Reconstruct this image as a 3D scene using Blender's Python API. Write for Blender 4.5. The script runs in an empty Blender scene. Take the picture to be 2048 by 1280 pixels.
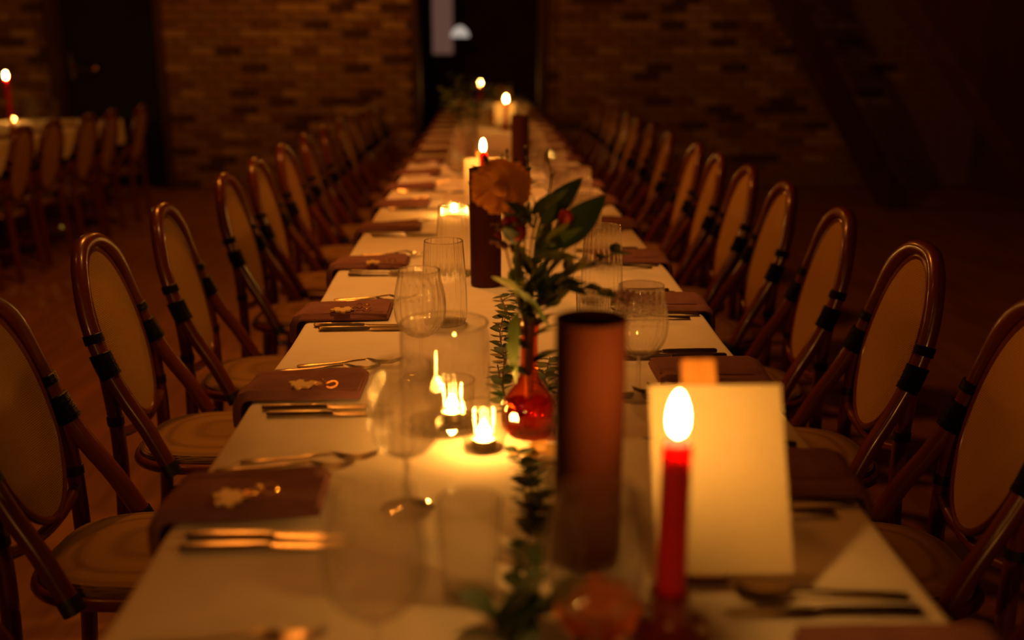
import bpy, math, random
from mathutils import Vector, Matrix, Euler
random.seed(11)
SC = bpy.context.scene
COL = SC.collection
PI = math.pi

# ------------------------------------------------------------------ camera
FPX = 1991.0                      # focal length in pixels of the 2048 px frame (35 mm lens)
CAM = Vector((0.0, 0.0, 1.35))
PITCH = math.atan(543.0 / FPX)
YAW = math.atan(54.0 * math.cos(PITCH) / FPX)
cd = bpy.data.cameras.new('camera'); cam = bpy.data.objects.new('camera', cd); COL.objects.link(cam)
cam.location = CAM
cam.rotation_euler = (PI / 2 - PITCH, 0, -YAW)
cd.sensor_width = 36.0; cd.lens = 35.0; cd.clip_start = 0.05; cd.clip_end = 60
cd.dof.use_dof = True; cd.dof.focus_distance = 2.12; cd.dof.aperture_fstop = 1.45
SC.camera = cam
RC = cam.rotation_euler.to_matrix()

def ray(px, py):
    return RC @ Vector(((px - 1024) / FPX, -(py - 640) / FPX, -1.0))
def pt(px, py, h):                # point of the ray at world height h
    d = ray(px, py); return CAM + d * ((h - CAM.z) / d.z)
def pv(px, py, Y):                # point of the ray at world depth Y
    d = ray(px, py); return CAM + d * ((Y - CAM.y) / d.y)

# ------------------------------------------------------------------ world, lamps, exposure
w = bpy.data.worlds.new('night'); SC.world = w; w.use_nodes = True
w.node_tree.nodes['Background'].inputs[0].default_value = (1.0, 0.20, 0.025, 1)
w.node_tree.nodes['Background'].inputs[1].default_value = 0.014
SC.view_settings.view_transform = 'Standard'; SC.view_settings.look = 'None'
SC.view_settings.gamma = 1.0; SC.view_settings.use_curve_mapping = False
SC.view_settings.exposure = 0.0
cy = SC.cycles
cy.use_denoising = True
cy.max_bounces = 10; cy.transparent_max_bounces = 40; cy.transmission_bounces = 10; cy.glossy_bounces = 4; cy.diffuse_bounces = 4
cy.sample_clamp_indirect = 2.0; cy.sample_clamp_direct = 0.0
cy.blur_glossy = 0.5

def lamp(name, loc, power, color, radius=0.12, spot=None, aim=None):
    ld = bpy.data.lights.new(name, 'SPOT' if spot else 'POINT')
    ld.energy = power; ld.color = color; ld.shadow_soft_size = radius
    if spot: ld.spot_size = math.radians(spot); ld.spot_blend = 0.9
    o = bpy.data.objects.new(name, ld); COL.objects.link(o); o.location = loc
    if aim is not None:
        o.rotation_euler = (Vector(aim) - Vector(loc)).to_track_quat('-Z', 'Y').to_euler()
    return o
WARM = (1.0, 0.38, 0.065)
# unseen spots added over the long table to brighten its cloth
lamp('table_fill_light', (-0.12, 2.45, 2.35), 60.0, WARM, 0.08, 72, (-0.12, 2.45, 0))
lamp('table_fill_light', (0.0, 4.70, 2.35), 52.0, (1.0, 0.33, 0.065), 0.08, 80, (0.0, 4.70, 0))
lamp('table_fill_light', (0.0, 6.75, 2.35), 26.0, (1.0, 0.26, 0.045), 0.08, 80, (0.0, 6.75, 0))
# unseen lamps: third read off the hoop glints, others added as fill
lamp('unseen_bulb', (-1.05, 4.0, 2.9), 92.0, (1.0, 0.27, 0.025), 0.12)
lamp('unseen_bulb', (-1.9, 1.8, 2.9), 7.0, (1.0, 0.27, 0.025), 0.10)
lamp('unseen_bulb', (-2.2, -0.9, 2.7), 4.0, (1.0, 0.45, 0.20), 0.07)
lamp('unseen_bulb', (-0.4, -3.4, 1.75), 75.0, (1.0, 0.36, 0.06), 0.08)
lamp('wall_light', (-1.5, 8.9, 3.2), 42.0, (1.0, 0.31, 0.025), 0.15)

# ------------------------------------------------------------------ materials
MAT = {}
def nmat(name):
    m = bpy.data.materials.new(name); m.use_nodes = True
    nt = m.node_tree; MAT[name] = m
    return m, nt, nt.nodes, nt.links, nt.nodes['Principled BSDF']
def basic(name, col, rough=0.6, noise=None, bump=0.0, bscale=200, spec=0.5, metal=0.0, coat=0.0, sss=0.0, scale=(1, 1, 1), detail=4, transl=0.0):
    m, nt, N, L, P = nmat(name)
    P.inputs['Base Color'].default_value = (*col, 1); P.inputs['Roughness'].default_value = rough
    P.inputs['Specular IOR Level'].default_value = spec; P.inputs['Metallic'].default_value = metal
    P.inputs['Coat Weight'].default_value = coat; P.inputs['Coat Roughness'].default_value = 0.12
    if sss:
        P.inputs['Subsurface Weight'].default_value = sss; P.inputs['Subsurface Radius'].default_value = (1, .25, .12); P.inputs['Subsurface Scale'].default_value = 0.03
    tc = N.new('ShaderNodeTexCoord'); mp = N.new('ShaderNodeMapping'); mp.inputs['Scale'].default_value = scale
    L.new(tc.outputs['Object'], mp.inputs[0])
    if noise:
        sc_, c2, lo, hi = noise
        n = N.new('ShaderNodeTexNoise'); n.inputs['Scale'].default_value = sc_; n.inputs['Detail'].default_value = detail
        r = N.new('ShaderNodeValToRGB'); r.color_ramp.elements[0].position = lo; r.color_ramp.elements[1].position = hi
        r.color_ramp.elements[0].color = (*col, 1); r.color_ramp.elements[1].color = (*c2, 1)
        L.new(mp.outputs[0], n.inputs['Vector']); L.new(n.outputs['Fac'], r.inputs[0]); L.new(r.outputs[0], P.inputs['Base Color'])
    if bump:
        b = N.new('ShaderNodeBump'); b.inputs['Strength'].default_value = bump; b.inputs['Distance'].default_value = 0.002
        n2 = N.new('ShaderNodeTexNoise'); n2.inputs['Scale'].default_value = bscale; n2.inputs['Detail'].default_value = 3
        L.new(mp.outputs[0], n2.inputs['Vector']); L.new(n2.outputs['Fac'], b.inputs['Height']); L.new(b.outputs[0], P.inputs['Normal'])
    if transl:
        tr = N.new('ShaderNodeBsdfTranslucent'); tr.inputs[0].default_value = (*col, 1)
        mx = N.new('ShaderNodeMixShader'); mx.inputs[0].default_value = transl
        L.new(P.outputs[0], mx.inputs[1]); L.new(tr.outputs[0], mx.inputs[2]); L.new(mx.outputs[0], N['Material Output'].inputs[0])
    return m
basic('linen', (.80, .72, .62), .9, (14, (.74, .66, .56), .35, .7), .35, 700, .2)
basic('napkin', (.235, .105, .10), .95, (30, (.19, .08, .075), .3, .7), .6, 420, .15)
basic('rattan', (.145, .026, .005), .30, (9, (.075, .012, .002), .35, .75), .1, 60, .5, coat=.4, scale=(1, 1, .35))
basic('binding', (.012, .009, .007), .35, None, .5, 500, .5)
basic('dark_wood', (.075, .026, .012), .6, (6, (.04, .013, .006), .3, .7), .4, 50, .4, scale=(3, 3, .5))
basic('black_paint', (.006, .005, .004), .6, (4, (.010, .008, .006), .3, .7), .15, 40, .3)
basic('mortar', (.13, .085, .05), .95, (9, (.09, .055, .03), .3, .7), .6, 60, .2)
basic('plaster', (.10, .05, .03), .95, (3, (.07, .033, .02), .3, .7), .5, 30, .2)
for i, c in enumerate([(.30, .185, .095), (.22, .11, .055), (.46, .31, .17), (.10, .052, .028), (.30, .165, .075)]):
    basic('brick_%d' % i, c, .9, (22, tuple(v * .68 for v in c), .3, .75), .7, 70, .25)
basic('brass', (.75, .45, .16), .25, None, 0, 0, .5, 1.0)
basic('steel', (.50, .42, .34), .28, (60, (.42, .35, .27), .3, .7), .05, 300, .5, 1.0)
basic('wax_red', (.75, .012, .035), .45, (25, (.65, .010, .03), .3, .7), .1, 60, .4, sss=1.0)
basic('wax_ivory', (.85, .70, .45), .45, None, .1, 80, .5, sss=.4)
basic('wick', (.02, .015, .01), .9)
basic('red_glaze', (.24, .02, .012), .3, (20, (.32, .05, .02), .3, .7), .1, 60, .5, coat=.5)
basic('card', (.86, .74, .50), .8, (60, (.82, .70, .46), .3, .7), .2, 300, .2, transl=.25)
basic('wood_clip', (.72, .34, .085), .6, (7, (.55, .24, .055), .3, .7), .2, 90, .3, scale=(6, 6, 1))
basic('brown_vase', (.070, .015, .004), .85, (8, (.052, .011, .003), .3, .75), .2, 60, .15, scale=(3, 3, .6))
basic('leaf_dark', (.022, .050, .013), .5, (40, (.035, .07, .018), .3, .7), .2, 120, .5, transl=.15)
basic('leaf_mid', (.085, .150, .026), .5, (40, (.12, .19, .035), .3, .7), .2, 120, .5, transl=.2)
basic('leaf_light', (.30, .32, .045), .5, (30, (.20, .25, .04), .3, .7), .2, 120, .5, transl=.25)
basic('leaf_dry', (.80, .52, .17), .7, (25, (.65, .38, .11), .3, .7), .4, 90, .3, transl=.3)
basic('stem_green', (.26, .29, .04), .5, (20, (.18, .22, .03), .3, .7), .1, 60, .4)
basic('stem_brown', (.08, .045, .02), .8, None, .3, 90, .3)
basic('petal_yellow', (.90, .42, .05), .7, (18, (.80, .38, .045), .3, .7), .3, 80, .3, transl=.35)
basic('flower_disc', (.62, .25, .035), .9, (150, (.50, .17, .02), .35, .65), .9, 260, .2)
basic('petal_orange', (.88, .34, .04), .7, (18, (.74, .22, .025), .3, .7), .3, 80, .3, transl=.3)
basic('bud_red', (.42, .012, .010), .5, (30, (.55, .05, .012), .3, .7), .2, 80, .4)
basic('dried_flower', (.10, .055, .025), .9, (60, (.16, .07, .03), .3, .7), .4, 120, .2)
basic('tag_wood', (.62, .42, .16), .45, (12, (.50, .32, .11), .3, .7), .1, 90, .4)
basic('floorboards', (.30, .125, .040), .5, (2.5, (.16, .062, .022), .3, .75), .25, 25, .45, scale=(6, .6, 1))
basic('ceiling_boards', (.07, .03, .015), .8, (3, (.04, .017, .008), .3, .7), .3, 30, .3)
basic('lamp_shade', (.7, .68, .62), .5)

# woven cane cloth: crossed fine strands as colour and relief
m, nt, N, L, P = nmat('cane')
tc = N.new('ShaderNodeTexCoord')
w1 = N.new('ShaderNodeTexWave'); w1.bands_direction = 'Y'; w1.inputs['Scale'].default_value = 75; w1.inputs['Distortion'].default_value = .6
w2 = N.new('ShaderNodeTexWave'); w2.bands_direction = 'Z'; w2.inputs['Scale'].default_value = 75; w2.inputs['Distortion'].default_value = .6
mu = N.new('ShaderNodeMath'); mu.operation = 'ADD'
L.new(tc.outputs['Object'], w1.inputs['Vector']); L.new(tc.outputs['Object'], w2.inputs['Vector'])
L.new(w1.outputs['Fac'], mu.inputs[0]); L.new(w2.outputs['Fac'], mu.inputs[1])
r = N.new('ShaderNodeValToRGB'); r.color_ramp.elements[0].color = (.17, .085, .020, 1); r.color_ramp.elements[1].color = (.50, .29, .075, 1)
r.color_ramp.elements[0].position = .15; r.color_ramp.elements[1].position = .75
L.new(mu.outputs[0], r.inputs[0]); L.new(r.outputs[0], P.inputs['Base Color'])
b = N.new('ShaderNodeBump'); b.inputs['Strength'].default_value = .5; b.inputs['Distance'].default_value = .002
L.new(mu.outputs[0], b.inputs['Height']); L.new(b.outputs[0], P.inputs['Normal'])
P.inputs['Roughness'].default_value = .8; P.inputs['Specular IOR Level'].default_value = .2

c_ = MAT['cane'].copy(); c_.name = 'shaded_seat_weave'; MAT['shaded_seat_weave'] = c_  # darker cane copy for the seats, their shade put into the colour
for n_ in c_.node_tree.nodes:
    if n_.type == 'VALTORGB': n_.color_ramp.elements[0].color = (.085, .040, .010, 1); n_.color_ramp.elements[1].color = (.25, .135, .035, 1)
def thin_glass(name, tint, refr, ior=1.12, gloss=1.5, rough=0.0):
    m, nt, N, L, P = nmat(name)
    N.remove(P)
    tr = N.new('ShaderNodeBsdfTransparent'); tr.inputs[0].default_value = (*tint, 1)
    rf = N.new('ShaderNodeBsdfRefraction'); rf.inputs['Color'].default_value = (*tint, 1); rf.inputs['IOR'].default_value = ior; rf.inputs['Roughness'].default_value = rough
    gl = N.new('ShaderNodeBsdfGlossy'); gl.inputs['Roughness'].default_value = .03; gl.inputs['Color'].default_value = (1, 1, 1, 1)
    # Schlick reflectance, the same from both faces of the thin wall
    lw = N.new('ShaderNodeLayerWeight'); lw.inputs['Blend'].default_value = .5
    def mth(op, a, b_=None, c=None):
        q = N.new('ShaderNodeMath'); q.operation = op
        for k_, v_ in enumerate((a, b_, c)):
            if v_ is None: continue
            if isinstance(v_, (int, float)): q.inputs[k_].default_value = v_
            else: L.new(v_, q.inputs[k_])
        return q.outputs[0]
    p5 = mth('POWER', lw.outputs['Facing'], 3.2)
    f0 = ((gloss - 1) / (gloss + 1)) ** 2 * 1.1
    fac = mth('MULTIPLY_ADD', p5, .80 - f0, f0)
    m1 = N.new('ShaderNodeMixShader'); m1.inputs[0].default_value = refr
    L.new(tr.outputs[0], m1.inputs[1]); L.new(rf.outputs[0], m1.inputs[2])
    m2 = N.new('ShaderNodeMixShader'); L.new(fac, m2.inputs[0]); L.new(m1.outputs[0], m2.inputs[1]); L.new(gl.outputs[0], m2.inputs[2])
    L.new(m2.outputs[0], N['Material Output'].inputs[0])
    return m
thin_glass('clear_glass', (.992, .988, .98), .45, 1.12, 1.55)
thin_glass('plain_glass', (.992, .988, .98), .15, 1.06, 1.7)
thin_glass('holder_glass', (.97, .95, .92), .15, 1.12, 1.5)
thin_glass('water', (.985, .985, .975), .45, 1.12, 1.2)
thin_glass('amber_glass', (.95, .36, .10), .3, 1.15, 1.8)
def emit(name, col, s):
    m, nt, N, L, P = nmat(name); N.remove(P)
    e = N.new('ShaderNodeEmission'); e.inputs[0].default_value = (*col, 1); e.inputs[1].default_value = s
    L.new(e.outputs[0], N['Material Output'].inputs[0]); return m
emit('flame', (1.0, .42, .07), 330)
emit('flame_low', (1.0, .40, .06), 650)
emit('far_window', (.62, .29, .21), .17)
emit('far_bulb', (.85, .70, .58), .55)

# ------------------------------------------------------------------ mesh helpers
class MB:
    def __init__(s): s.v = []; s.f = []
    def add(s, vs, fs):
        o = len(s.v); s.v += [tuple(p) for p in vs]; s.f += [tuple(i + o for i in f) for f in fs]; return s
    def box(s, c, d, bev=0.0, rot=None):
        hx, hy, hz = (q / 2 for q in d)
        b_ = min(bev, hx * .9, hy * .9, hz * .9)
        if b_ <= 0:
            vs = [Vector((x, y, z)) for x in (-hx, hx) for y in (-hy, hy) for z in (-hz, hz)]
            fs = [(0, 1, 3, 2), (4, 6, 7, 5), (0, 4, 5, 1), (2, 3, 7, 6), (0, 2, 6, 4), (1, 5, 7, 3)]
        else:                      # chamfered: three verts at each corner
            vs = []; idx = {}
            for x in (-1, 1):
                for y in (-1, 1):
                    for z in (-1, 1):
                        for a in range(3):
                            p = [x * (hx - b_), y * (hy - b_), z * (hz - b_)]; p[a] = (x * hx, y * hy, z * hz)[a]
                            idx[(x, y, z, a)] = len(vs); vs.append(Vector(p))
            fs = []
            for a in range(3):
                o1, o2 = [k for k in range(3) if k != a]
                for sg in (-1, 1):
                    q = []
                    for (u, v_) in ((-1, -1), (1, -1), (1, 1), (-1, 1)):
                        k = [0, 0, 0]; k[a] = sg; k[o1] = u; k[o2] = v_; q.append(idx[(*k, a)])
                    flip = (sg < 0) != (a == 1)
                    fs.append(tuple(q[::-1] if flip else q))
                for u in (-1, 1):
                    for v_ in (-1, 1):
                        k0 = [0, 0, 0]; k0[a] = -1; k0[o1] = u; k0[o2] = v_; k1 = list(k0); k1[a] = 1
                        q = (idx[(*k0, o1)], idx[(*k1, o1)], idx[(*k1, o2)], idx[(*k0, o2)])
                        fs.append(q)
            for x in (-1, 1):
                for y in (-1, 1):
                    for z in (-1, 1): fs.append(tuple(idx[(x, y, z, a)] for a in range(3)))
        R = rot or Matrix.Identity(3); c = Vector(c)
        return s.add([c + R @ p for p in vs], fs)
    def tube(s, pts, rad, n=10, closed=False, caps=True):
        pts = [Vector(p) for p in pts]; m_ = len(pts)
        rads = rad if isinstance(rad, (list, tuple)) else [rad] * m_
        vs = []; nrm = None
        for i, p in enumerate(pts):
            if closed: t = pts[(i + 1) % m_] - pts[i - 1]
            else: t = pts[min(i + 1, m_ - 1)] - pts[max(i - 1, 0)]
            t.normalize()
            if nrm is None:
                nrm = t.cross(Vector((0, 0, 1)))
                if nrm.length < .1: nrm = t.cross(Vector((1, 0, 0)))
                nrm.normalize()
            nrm = (nrm - t * nrm.dot(t)).normalized(); bn = t.cross(nrm)
            for k in range(n):
                a = 2 * PI * k / n; vs.append(p + (nrm * math.cos(a) + bn * math.sin(a)) * rads[i])
        fs = []
        for i in range(m_ if closed else m_ - 1):
            j = (i + 1) % m_
            for k in range(n):
                fs.append((i * n + k, i * n + (k + 1) % n, j * n + (k + 1) % n, j * n + k))
        if caps and not closed:
            fs.append(tuple(range(n))[::-1]); fs.append(tuple((m_ - 1) * n + k for k in range(n)))
        return s.add(vs, fs)
    def lathe(s, prof, n=32, ribs=0, amp=0.0, c=(0, 0, 0), ribmask=None):
        vs = []; fs = []; c = Vector(c)
        for i, (r_, z) in enumerate(prof):
            mk = 1.0 if ribmask is None else ribmask(i / (len(prof) - 1))
            for k in range(n):
                a = 2 * PI * k / n; q = r_ * (1 + (amp * mk * math.cos(ribs * a) if ribs else 0))
                vs.append(c + Vector((q * math.cos(a), q * math.sin(a), z)))
        for i in range(len(prof) - 1):
            for k in range(n):
                fs.append((i * n + k, i * n + (k + 1) % n, (i + 1) * n + (k + 1) % n, (i + 1) * n + k))
        if prof[0][0] > 1e-5 and False: pass
        return s.add(vs, fs)
    def prism(s, outline, z0, z1):
        n = len(outline)
        vs = [Vector((x, y, z0)) for x, y in outline] + [Vector((x, y, z1)) for x, y in outline]
        fs = [tuple(range(n))[::-1], tuple(range(n, 2 * n))] + [(i, (i + 1) % n, n + (i + 1) % n, n + i) for i in range(n)]
        return s.add(vs, fs)
    def mesh(s, name, mat, smooth=True):
        me = bpy.data.meshes.new(name); me.from_pydata(s.v, [], s.f); me.update()
        me.materials.append(MAT[mat])
        if smooth:
            me.polygons.foreach_set('use_smooth', [True] * len(me.polygons))
            try: me.set_sharp_from_angle(angle=math.radians(42))
            except Exception: pass
        return me
    def build(s, name, mat, parent=None, smooth=True):
        return place(name, s.mesh(name, mat, smooth), parent)
def place(name, me, parent=None):
    o = bpy.data.objects.new(name, me); COL.objects.link(o)
    if parent is not None: o.parent = parent
    return o
def tag(o, label, cat, group=None):
    o['label'] = label; o['category'] = cat
    if group: o['group'] = group
    return o
def thing(name, label, cat, loc=(0, 0, 0), rz=0.0, group=None):
    o = bpy.data.objects.new(name, None); COL.objects.link(o); o.empty_display_size = .05
    o.location = loc; o.rotation_euler = (0, 0, rz); return tag(o, label, cat, group)
def struct(o): o['kind'] = 'structure'; return o
def dup(root, loc, rz=0.0, label=None, group=None, scale=None):
    r_ = root.copy(); COL.objects.link(r_); r_.location = loc; r_.rotation_euler = (0, 0, rz)
    if label: r_['label'] = label
    if group: r_['group'] = group
    if scale: r_.scale = scale
    def rec(a, b_):
        for ch in KIDS.get(a.name, []):
            c = ch.copy(); COL.objects.link(c); c.parent = b_; KIDS.setdefault(b_.name, []).append(c); rec(ch, c)
    rec(root, r_); return r_
KIDS = {}
def remember(root):
    for o in COL.objects:
        if o.parent is not None: KIDS.setdefault(o.parent.name, [])
    def rec(a):
        KIDS[a.name] = [o for o in COL.objects if o.parent == a]
        for c in KIDS[a.name]: rec(c)
    rec(root); return root
def smoothpath(ctrl, n=8):
    P_ = [Vector(p) for p in ctrl]; out = []
    for i in range(len(P_) - 1):
        p0, p1, p2, p3 = P_[max(i - 1, 0)], P_[i], P_[i + 1], P_[min(i + 2, len(P_) - 1)]
        for k in range(n):
            t = k / n
            out.append(.5 * ((2 * p1) + (p2 - p0) * t + (2 * p0 - 5 * p1 + 4 * p2 - p3) * t * t + (3 * p1 - p0 - 3 * p2 + p3) * t ** 3))
    out.append(P_[-1]); return out

# ------------------------------------------------------------------ room
TOP = 0.75                                   # table height
XL, XR = -0.414, 0.506                       # edges of the long table
YW = 10.0                                    # inner face of the brick end wall
f = MB().box((0, 4.0, -.05), (13, 22, .1)).build('floor', 'floorboards'); struct(f)
f = MB().box((0, 4.0, 4.45), (13, 22, .1)).build('ceiling', 'ceiling_boards'); struct(f)
f = MB().box((-6.05, 4.0, 2.2), (.1, 22, 4.4)).build('wall_left', 'plaster'); struct(f)
f = MB().box((4.95, 4.0, 2.2), (.1, 22, 4.4)).build('wall_right', 'plaster'); struct(f)

def px_at_wall(px): return pv(px, 200, YW).x
D0, D1 = px_at_wall(838), px_at_wall(1080)          # wide middle opening
E0, E1 = px_at_wall(122), px_at_wall(326)           # dark door
BW, BH, JT = .235, .068, .012
def brick_mesh(w_, i):
    rr = random.Random(i); mb = MB().box((0, 0, 0), (w_, .10, BH), .006)
    mb.v = [(x + rr.uniform(-.003, .003), y + rr.uniform(-.004, .004), z + rr.uniform(-.0025, .0025)) for x, y, z in mb.v]
    return mb
BM = {}
for ci in range(5):
    for wi, w_ in enumerate((BW, BW / 2 - JT / 2)):
        BM[(ci, wi)] = brick_mesh(w_, ci * 2 + wi).mesh('brick', 'brick_%d' % ci, False)
def brick_wall(name, x0, x1, z1, seen):
    back = MB().box(((x0 + x1) / 2, YW + .15, z1 / 2), (x1 - x0, .26, z1)).build(name, 'mortar'); struct(back)
    cand = []
    row = 0; z = JT + BH / 2
    while z + BH / 2 < z1:
        x = x0 + (0 if row % 2 == 0 else -(BW + JT) / 2)
        while x < x1 - .02:
            a, b_ = max(x, x0), min(x + BW, x1)
            if b_ - a > .05: cand.append((a, b_, z, row))
            x += BW + JT
        row += 1; z += BH + JT
    def pri(c): return 0 if (seen[0] < (c[0] + c[1]) / 2 < seen[1] and .3 < c[2] < 2.02) else 1 + abs(c[2] - 1.0) + max(0, (c[0]+c[1])/2 - seen[1], seen[0] - (c[0]+c[1])/2)
    cand.sort(key=pri)
    rest = MB(); rr = random.Random(5)
    for i, (a, b_, z, row) in enumerate(cand):
        ci = rr.choice((0, 0, 1, 2, 3, 4, 4)); yy = YW + .045 + rr.uniform(-.006, .006)
        if i < 300:
            full = (b_ - a) > BW * .7
            o = place('brick', BM[(ci, 0 if full else 1)], back); o.location = ((a + b_) / 2, yy, z)
            o.scale = ((b_ - a) / (BW if full else BW / 2 - JT / 2), 1, 1); o.rotation_euler = (0, rr.uniform(-.008, .008), rr.uniform(-.012, .012))
        else: rest.box(((a + b_) / 2, yy, z), (b_ - a, .1, BH), .006)
    if rest.v:
        o = rest.build('brickwork', 'brick_0', back, False); o['kind'] = 'stuff'
    return back
vl = px_at_wall(0); vr = px_at_wall(1640)
brick_wall('wall_back', E1 + .05, D0 - .06, 4.4, (E1, D0))
brick_wall('wall_back_left', -6.0, E0 - .05, 4.4, (vl - .1, E0))
brick_wall('wall_back_right', D1 + .06, 4.9, 4.4, (D1, vr))
# lintel walls over the openings
for nm, a, b_ in (('wall_back_lintel', D0 - .06, D1 + .06), ('wall_back_lintel_left', E0 - .05, E1 + .05)):
    struct(MB().box(((a + b_) / 2, YW + .15, 3.45), (b_ - a, .26, 1.9)).build(nm, 'mortar'))
def jambs(name, a, b_, ztop):
    mb1 = MB().box((a - .025, YW + .12, ztop / 2), (.075, .36, ztop), .01).build(name, 'dark_wood'); struct(mb1)
    j = MB().box((b_ + .025, YW + .12, ztop / 2), (.075, .36, ztop), .01).build('jamb', 'dark_wood', mb1)
    h = MB().box(((a + b_) / 2, YW + .12, ztop + .04), (b_ - a + .12, .36, .10), .01).build('head', 'dark_wood', mb1)
    return mb1
jambs('trim_1', D0, D1, 2.5)
jambs('trim_2', E0, E1, 2.5)
# dark panelled door
dr = struct(MB().box(((E0 + E1) / 2, YW + .20, 1.24), (E1 - E0 - .03, .05, 2.47), .006).build('door_1', 'black_paint'))
hw = (E1 - E0) / 2
for sx in (-1, 1):
    for zc, zh in ((.62, .85), (1.72, 1.0)):
        MB().box(((E0 + E1) / 2 + sx * hw * .48, YW + .17, zc), (hw * .72, .024, zh), .008).build('panel', 'black_paint', dr)
hp = pv(143, 132, YW + .15); hk = pv(185, 138, YW + .1)
hd = MB().box((hp.x, YW + .168, hp.z), (.045, .012, .26), .004).build('handle_plate', 'steel', dr)
MB().tube(smoothpath([(hp.x, YW + .165, hk.z), (hp.x, YW + .11, hk.z), (hp.x + .04, YW + .10, hk.z), (hk.x + .03, YW + .10, hk.z)], 5), .012, 10).build('lever', 'brass', hd)
MB().lathe([(0, -.036), (.018, -.032), (.032, -.016), (.036, 0), (.032, .016), (.018, .032), (0, .036)], 20, c=(hk.x + .03, YW + .09, hk.z)).build('glint_knob', 'brass', hd)  # ball added at the lever end to catch a glint
# room beyond the opening
struct(MB().box((0, 15.05, 2.2), (13, .1, 4.4)).build('wall_far', 'plaster'))
wa, wb = pv(866, 108, 14.95), pv(904, -40, 14.95)
win = struct(MB().box(((wa.x + wb.x) / 2, 14.98, (wa.z + 3.0) / 2), (wb.x - wa.x, .03, 3.0 - wa.z)).build('window_1', 'far_window', None, False))
fr = MB()
for x in (wa.x - .02, wb.x + .02): fr.box((x, 14.96, (wa.z + 3.0) / 2), (.04, .06, 3.08 - wa.z))
fr.box(((wa.x + wb.x) / 2, 14.96, wa.z - .02), (wb.x - wa.x + .08, .07, .04)); fr.box(((wa.x + wb.x) / 2, 14.96, 3.0), (wb.x - wa.x + .08, .06, .04))
fr.build('window_frame', 'dark_wood', win)
lp = pv(920, 68, 13.5)
lt = thing('pendant_lamp', 'small white glass pendant lamp glowing in the dark room beyond the doorway', 'lamp', (lp.x, lp.y, lp.z))
MB().lathe([(.01, .10), (.05, .085), (.10, .03), (.12, -.03), (.115, -.035), (.09, .02), (.01, .08)], 24).build('shade', 'far_bulb', lt)
MB().tube([(0, 0, .10), (0, 0, 4.4 - lp.z)], .006, 6).build('cord', 'black_paint', lt)
MB().lathe([(.0, .14), (.02, .14), (.025, .10), (.0, .09)], 12).build('cap', 'brass', lt)

# slanting barn timbers on the right
def beam(name, p0, p1, w_, d_, label):
    p0, p1 = Vector(p0), Vector(p1); z = (p1 - p0).normalized(); y = Vector((0, 1, 0)); x = y.cross(z).normalized(); y = z.cross(x)
    R = Matrix((x, y, z)).transposed()
    o = MB().box((p0 + p1) / 2, (w_, d_, (p1 - p0).length), .02, R).build(name, 'dark_wood', None, False)
    return tag(o, label, 'beam')
def slope(px0, py0, px1, py1, Y):
    a = pv(px0, py0, Y); b_ = pv(px1, py1, Y); k = (a - b_) / (a.z - b_.z)
    return a + k * (4.38 - a.z), a + k * (0.02 - a.z)
a, b_ = slope(1570, 0, 1745, 330, 8.6); beam('timber_brace', a, b_, .20, .22, 'slanting dark timber brace in front of the brick end wall')
a, b_ = slope(1985, 60, 2150, 310, 5.6); beam('timber_brace', a, b_, .62, .25, 'broad dark red timber brace slanting behind the chairs')

# ------------------------------------------------------------------ tables
def make_table(x0, x1, y0, y1, label, clabel, bottom=True):
    t = thing('trestle_table', label, 'table', ((x0 + x1) / 2, (y0 + y1) / 2, 0))
    w_, l_ = x1 - x0, y1 - y0
    n = max(1, round(l_ / 1.9))
    for i in range(n):
        yc = -l_ / 2 + (i + .5) * l_ / n
        MB().box((0, yc, TOP - .022), (w_ - .02, l_ / n - .012, .03), .004).build('table_top', 'dark_wood', t, False)
        for sx in (-1, 1):
            for sy in (-1, 1):
                MB().box((sx * (w_ / 2 - .16), yc + sy * (l_ / n / 2 - .12), (TOP - .037) / 2), (.05, .05, TOP - .037), .005).build('leg', 'dark_wood', t, False)
    # cloth: one sheet with rounded edge and short hanging sides
    prof = []
    r0 = .014; hx = w_ / 2
    nx = 16
    drop = .20
    path = [(-hx - .006, TOP - drop), (-hx - .005, TOP - drop * .5), (-hx - .003, TOP - .03)]
    for k in range(5):
        a_ = PI - k * PI / 8
        path.append((-hx + r0 - .003 + math.cos(a_) * r0, TOP - r0 + math.sin(a_) * r0))
    for k in range(1, nx): path.append((-hx + r0 + (w_ - 2 * r0) * k / nx, TOP))
    path += [(-x, z) for x, z in path[:8]][::-1]
    ny = int(l_ / .09); vs = []; fs = []; rr = random.Random(3)
    ph = [rr.uniform(0, 6) for _ in range(6)]
    for j in range(ny + 1):
        y = -l_ / 2 + l_ * j / ny
        for i, (x, z) in enumerate(path):
            hang = max(0, (TOP - z) / drop)
            wav = hang * (.010 * math.sin(y * 9 + ph[0] + (x > 0) * 2) + .007 * math.sin(y * 17 + ph[1]))
            ed = .0022 * math.sin(y * 5 + ph[2] + (x > 0)) + .0015 * math.sin(y * 13 + ph[3])
            sgn = -1 if x < 0 else 1
            vs.append((x + sgn * (max(0, wav + hang * .012) + (ed if abs(x) > hx - .03 else 0)), y, z))
    m_ = len(path)
    for j in range(ny):
        for i in range(m_ - 1): fs.append((j * m_ + i, j * m_ + i + 1, (j + 1) * m_ + i + 1, (j + 1) * m_ + i))
    c = MB().add(vs, fs).build('tablecloth', 'linen'); c.location = ((x0 + x1) / 2, (y0 + y1) / 2, 0)
    tag(c, clabel, 'tablecloth')
    return t
make_table(XL, XR, .30, 13.2, 'long dining table of joined trestle tops under a white cloth', 'cream white cloth covering the long dining table set with napkins')
T2L, T2R = -4.15, -3.2
make_table(T2L, T2R, 4.6, 9.0, 'neighbouring dining table near the dark door', 'white cloth covering the neighbouring table near the dark door')

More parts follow.
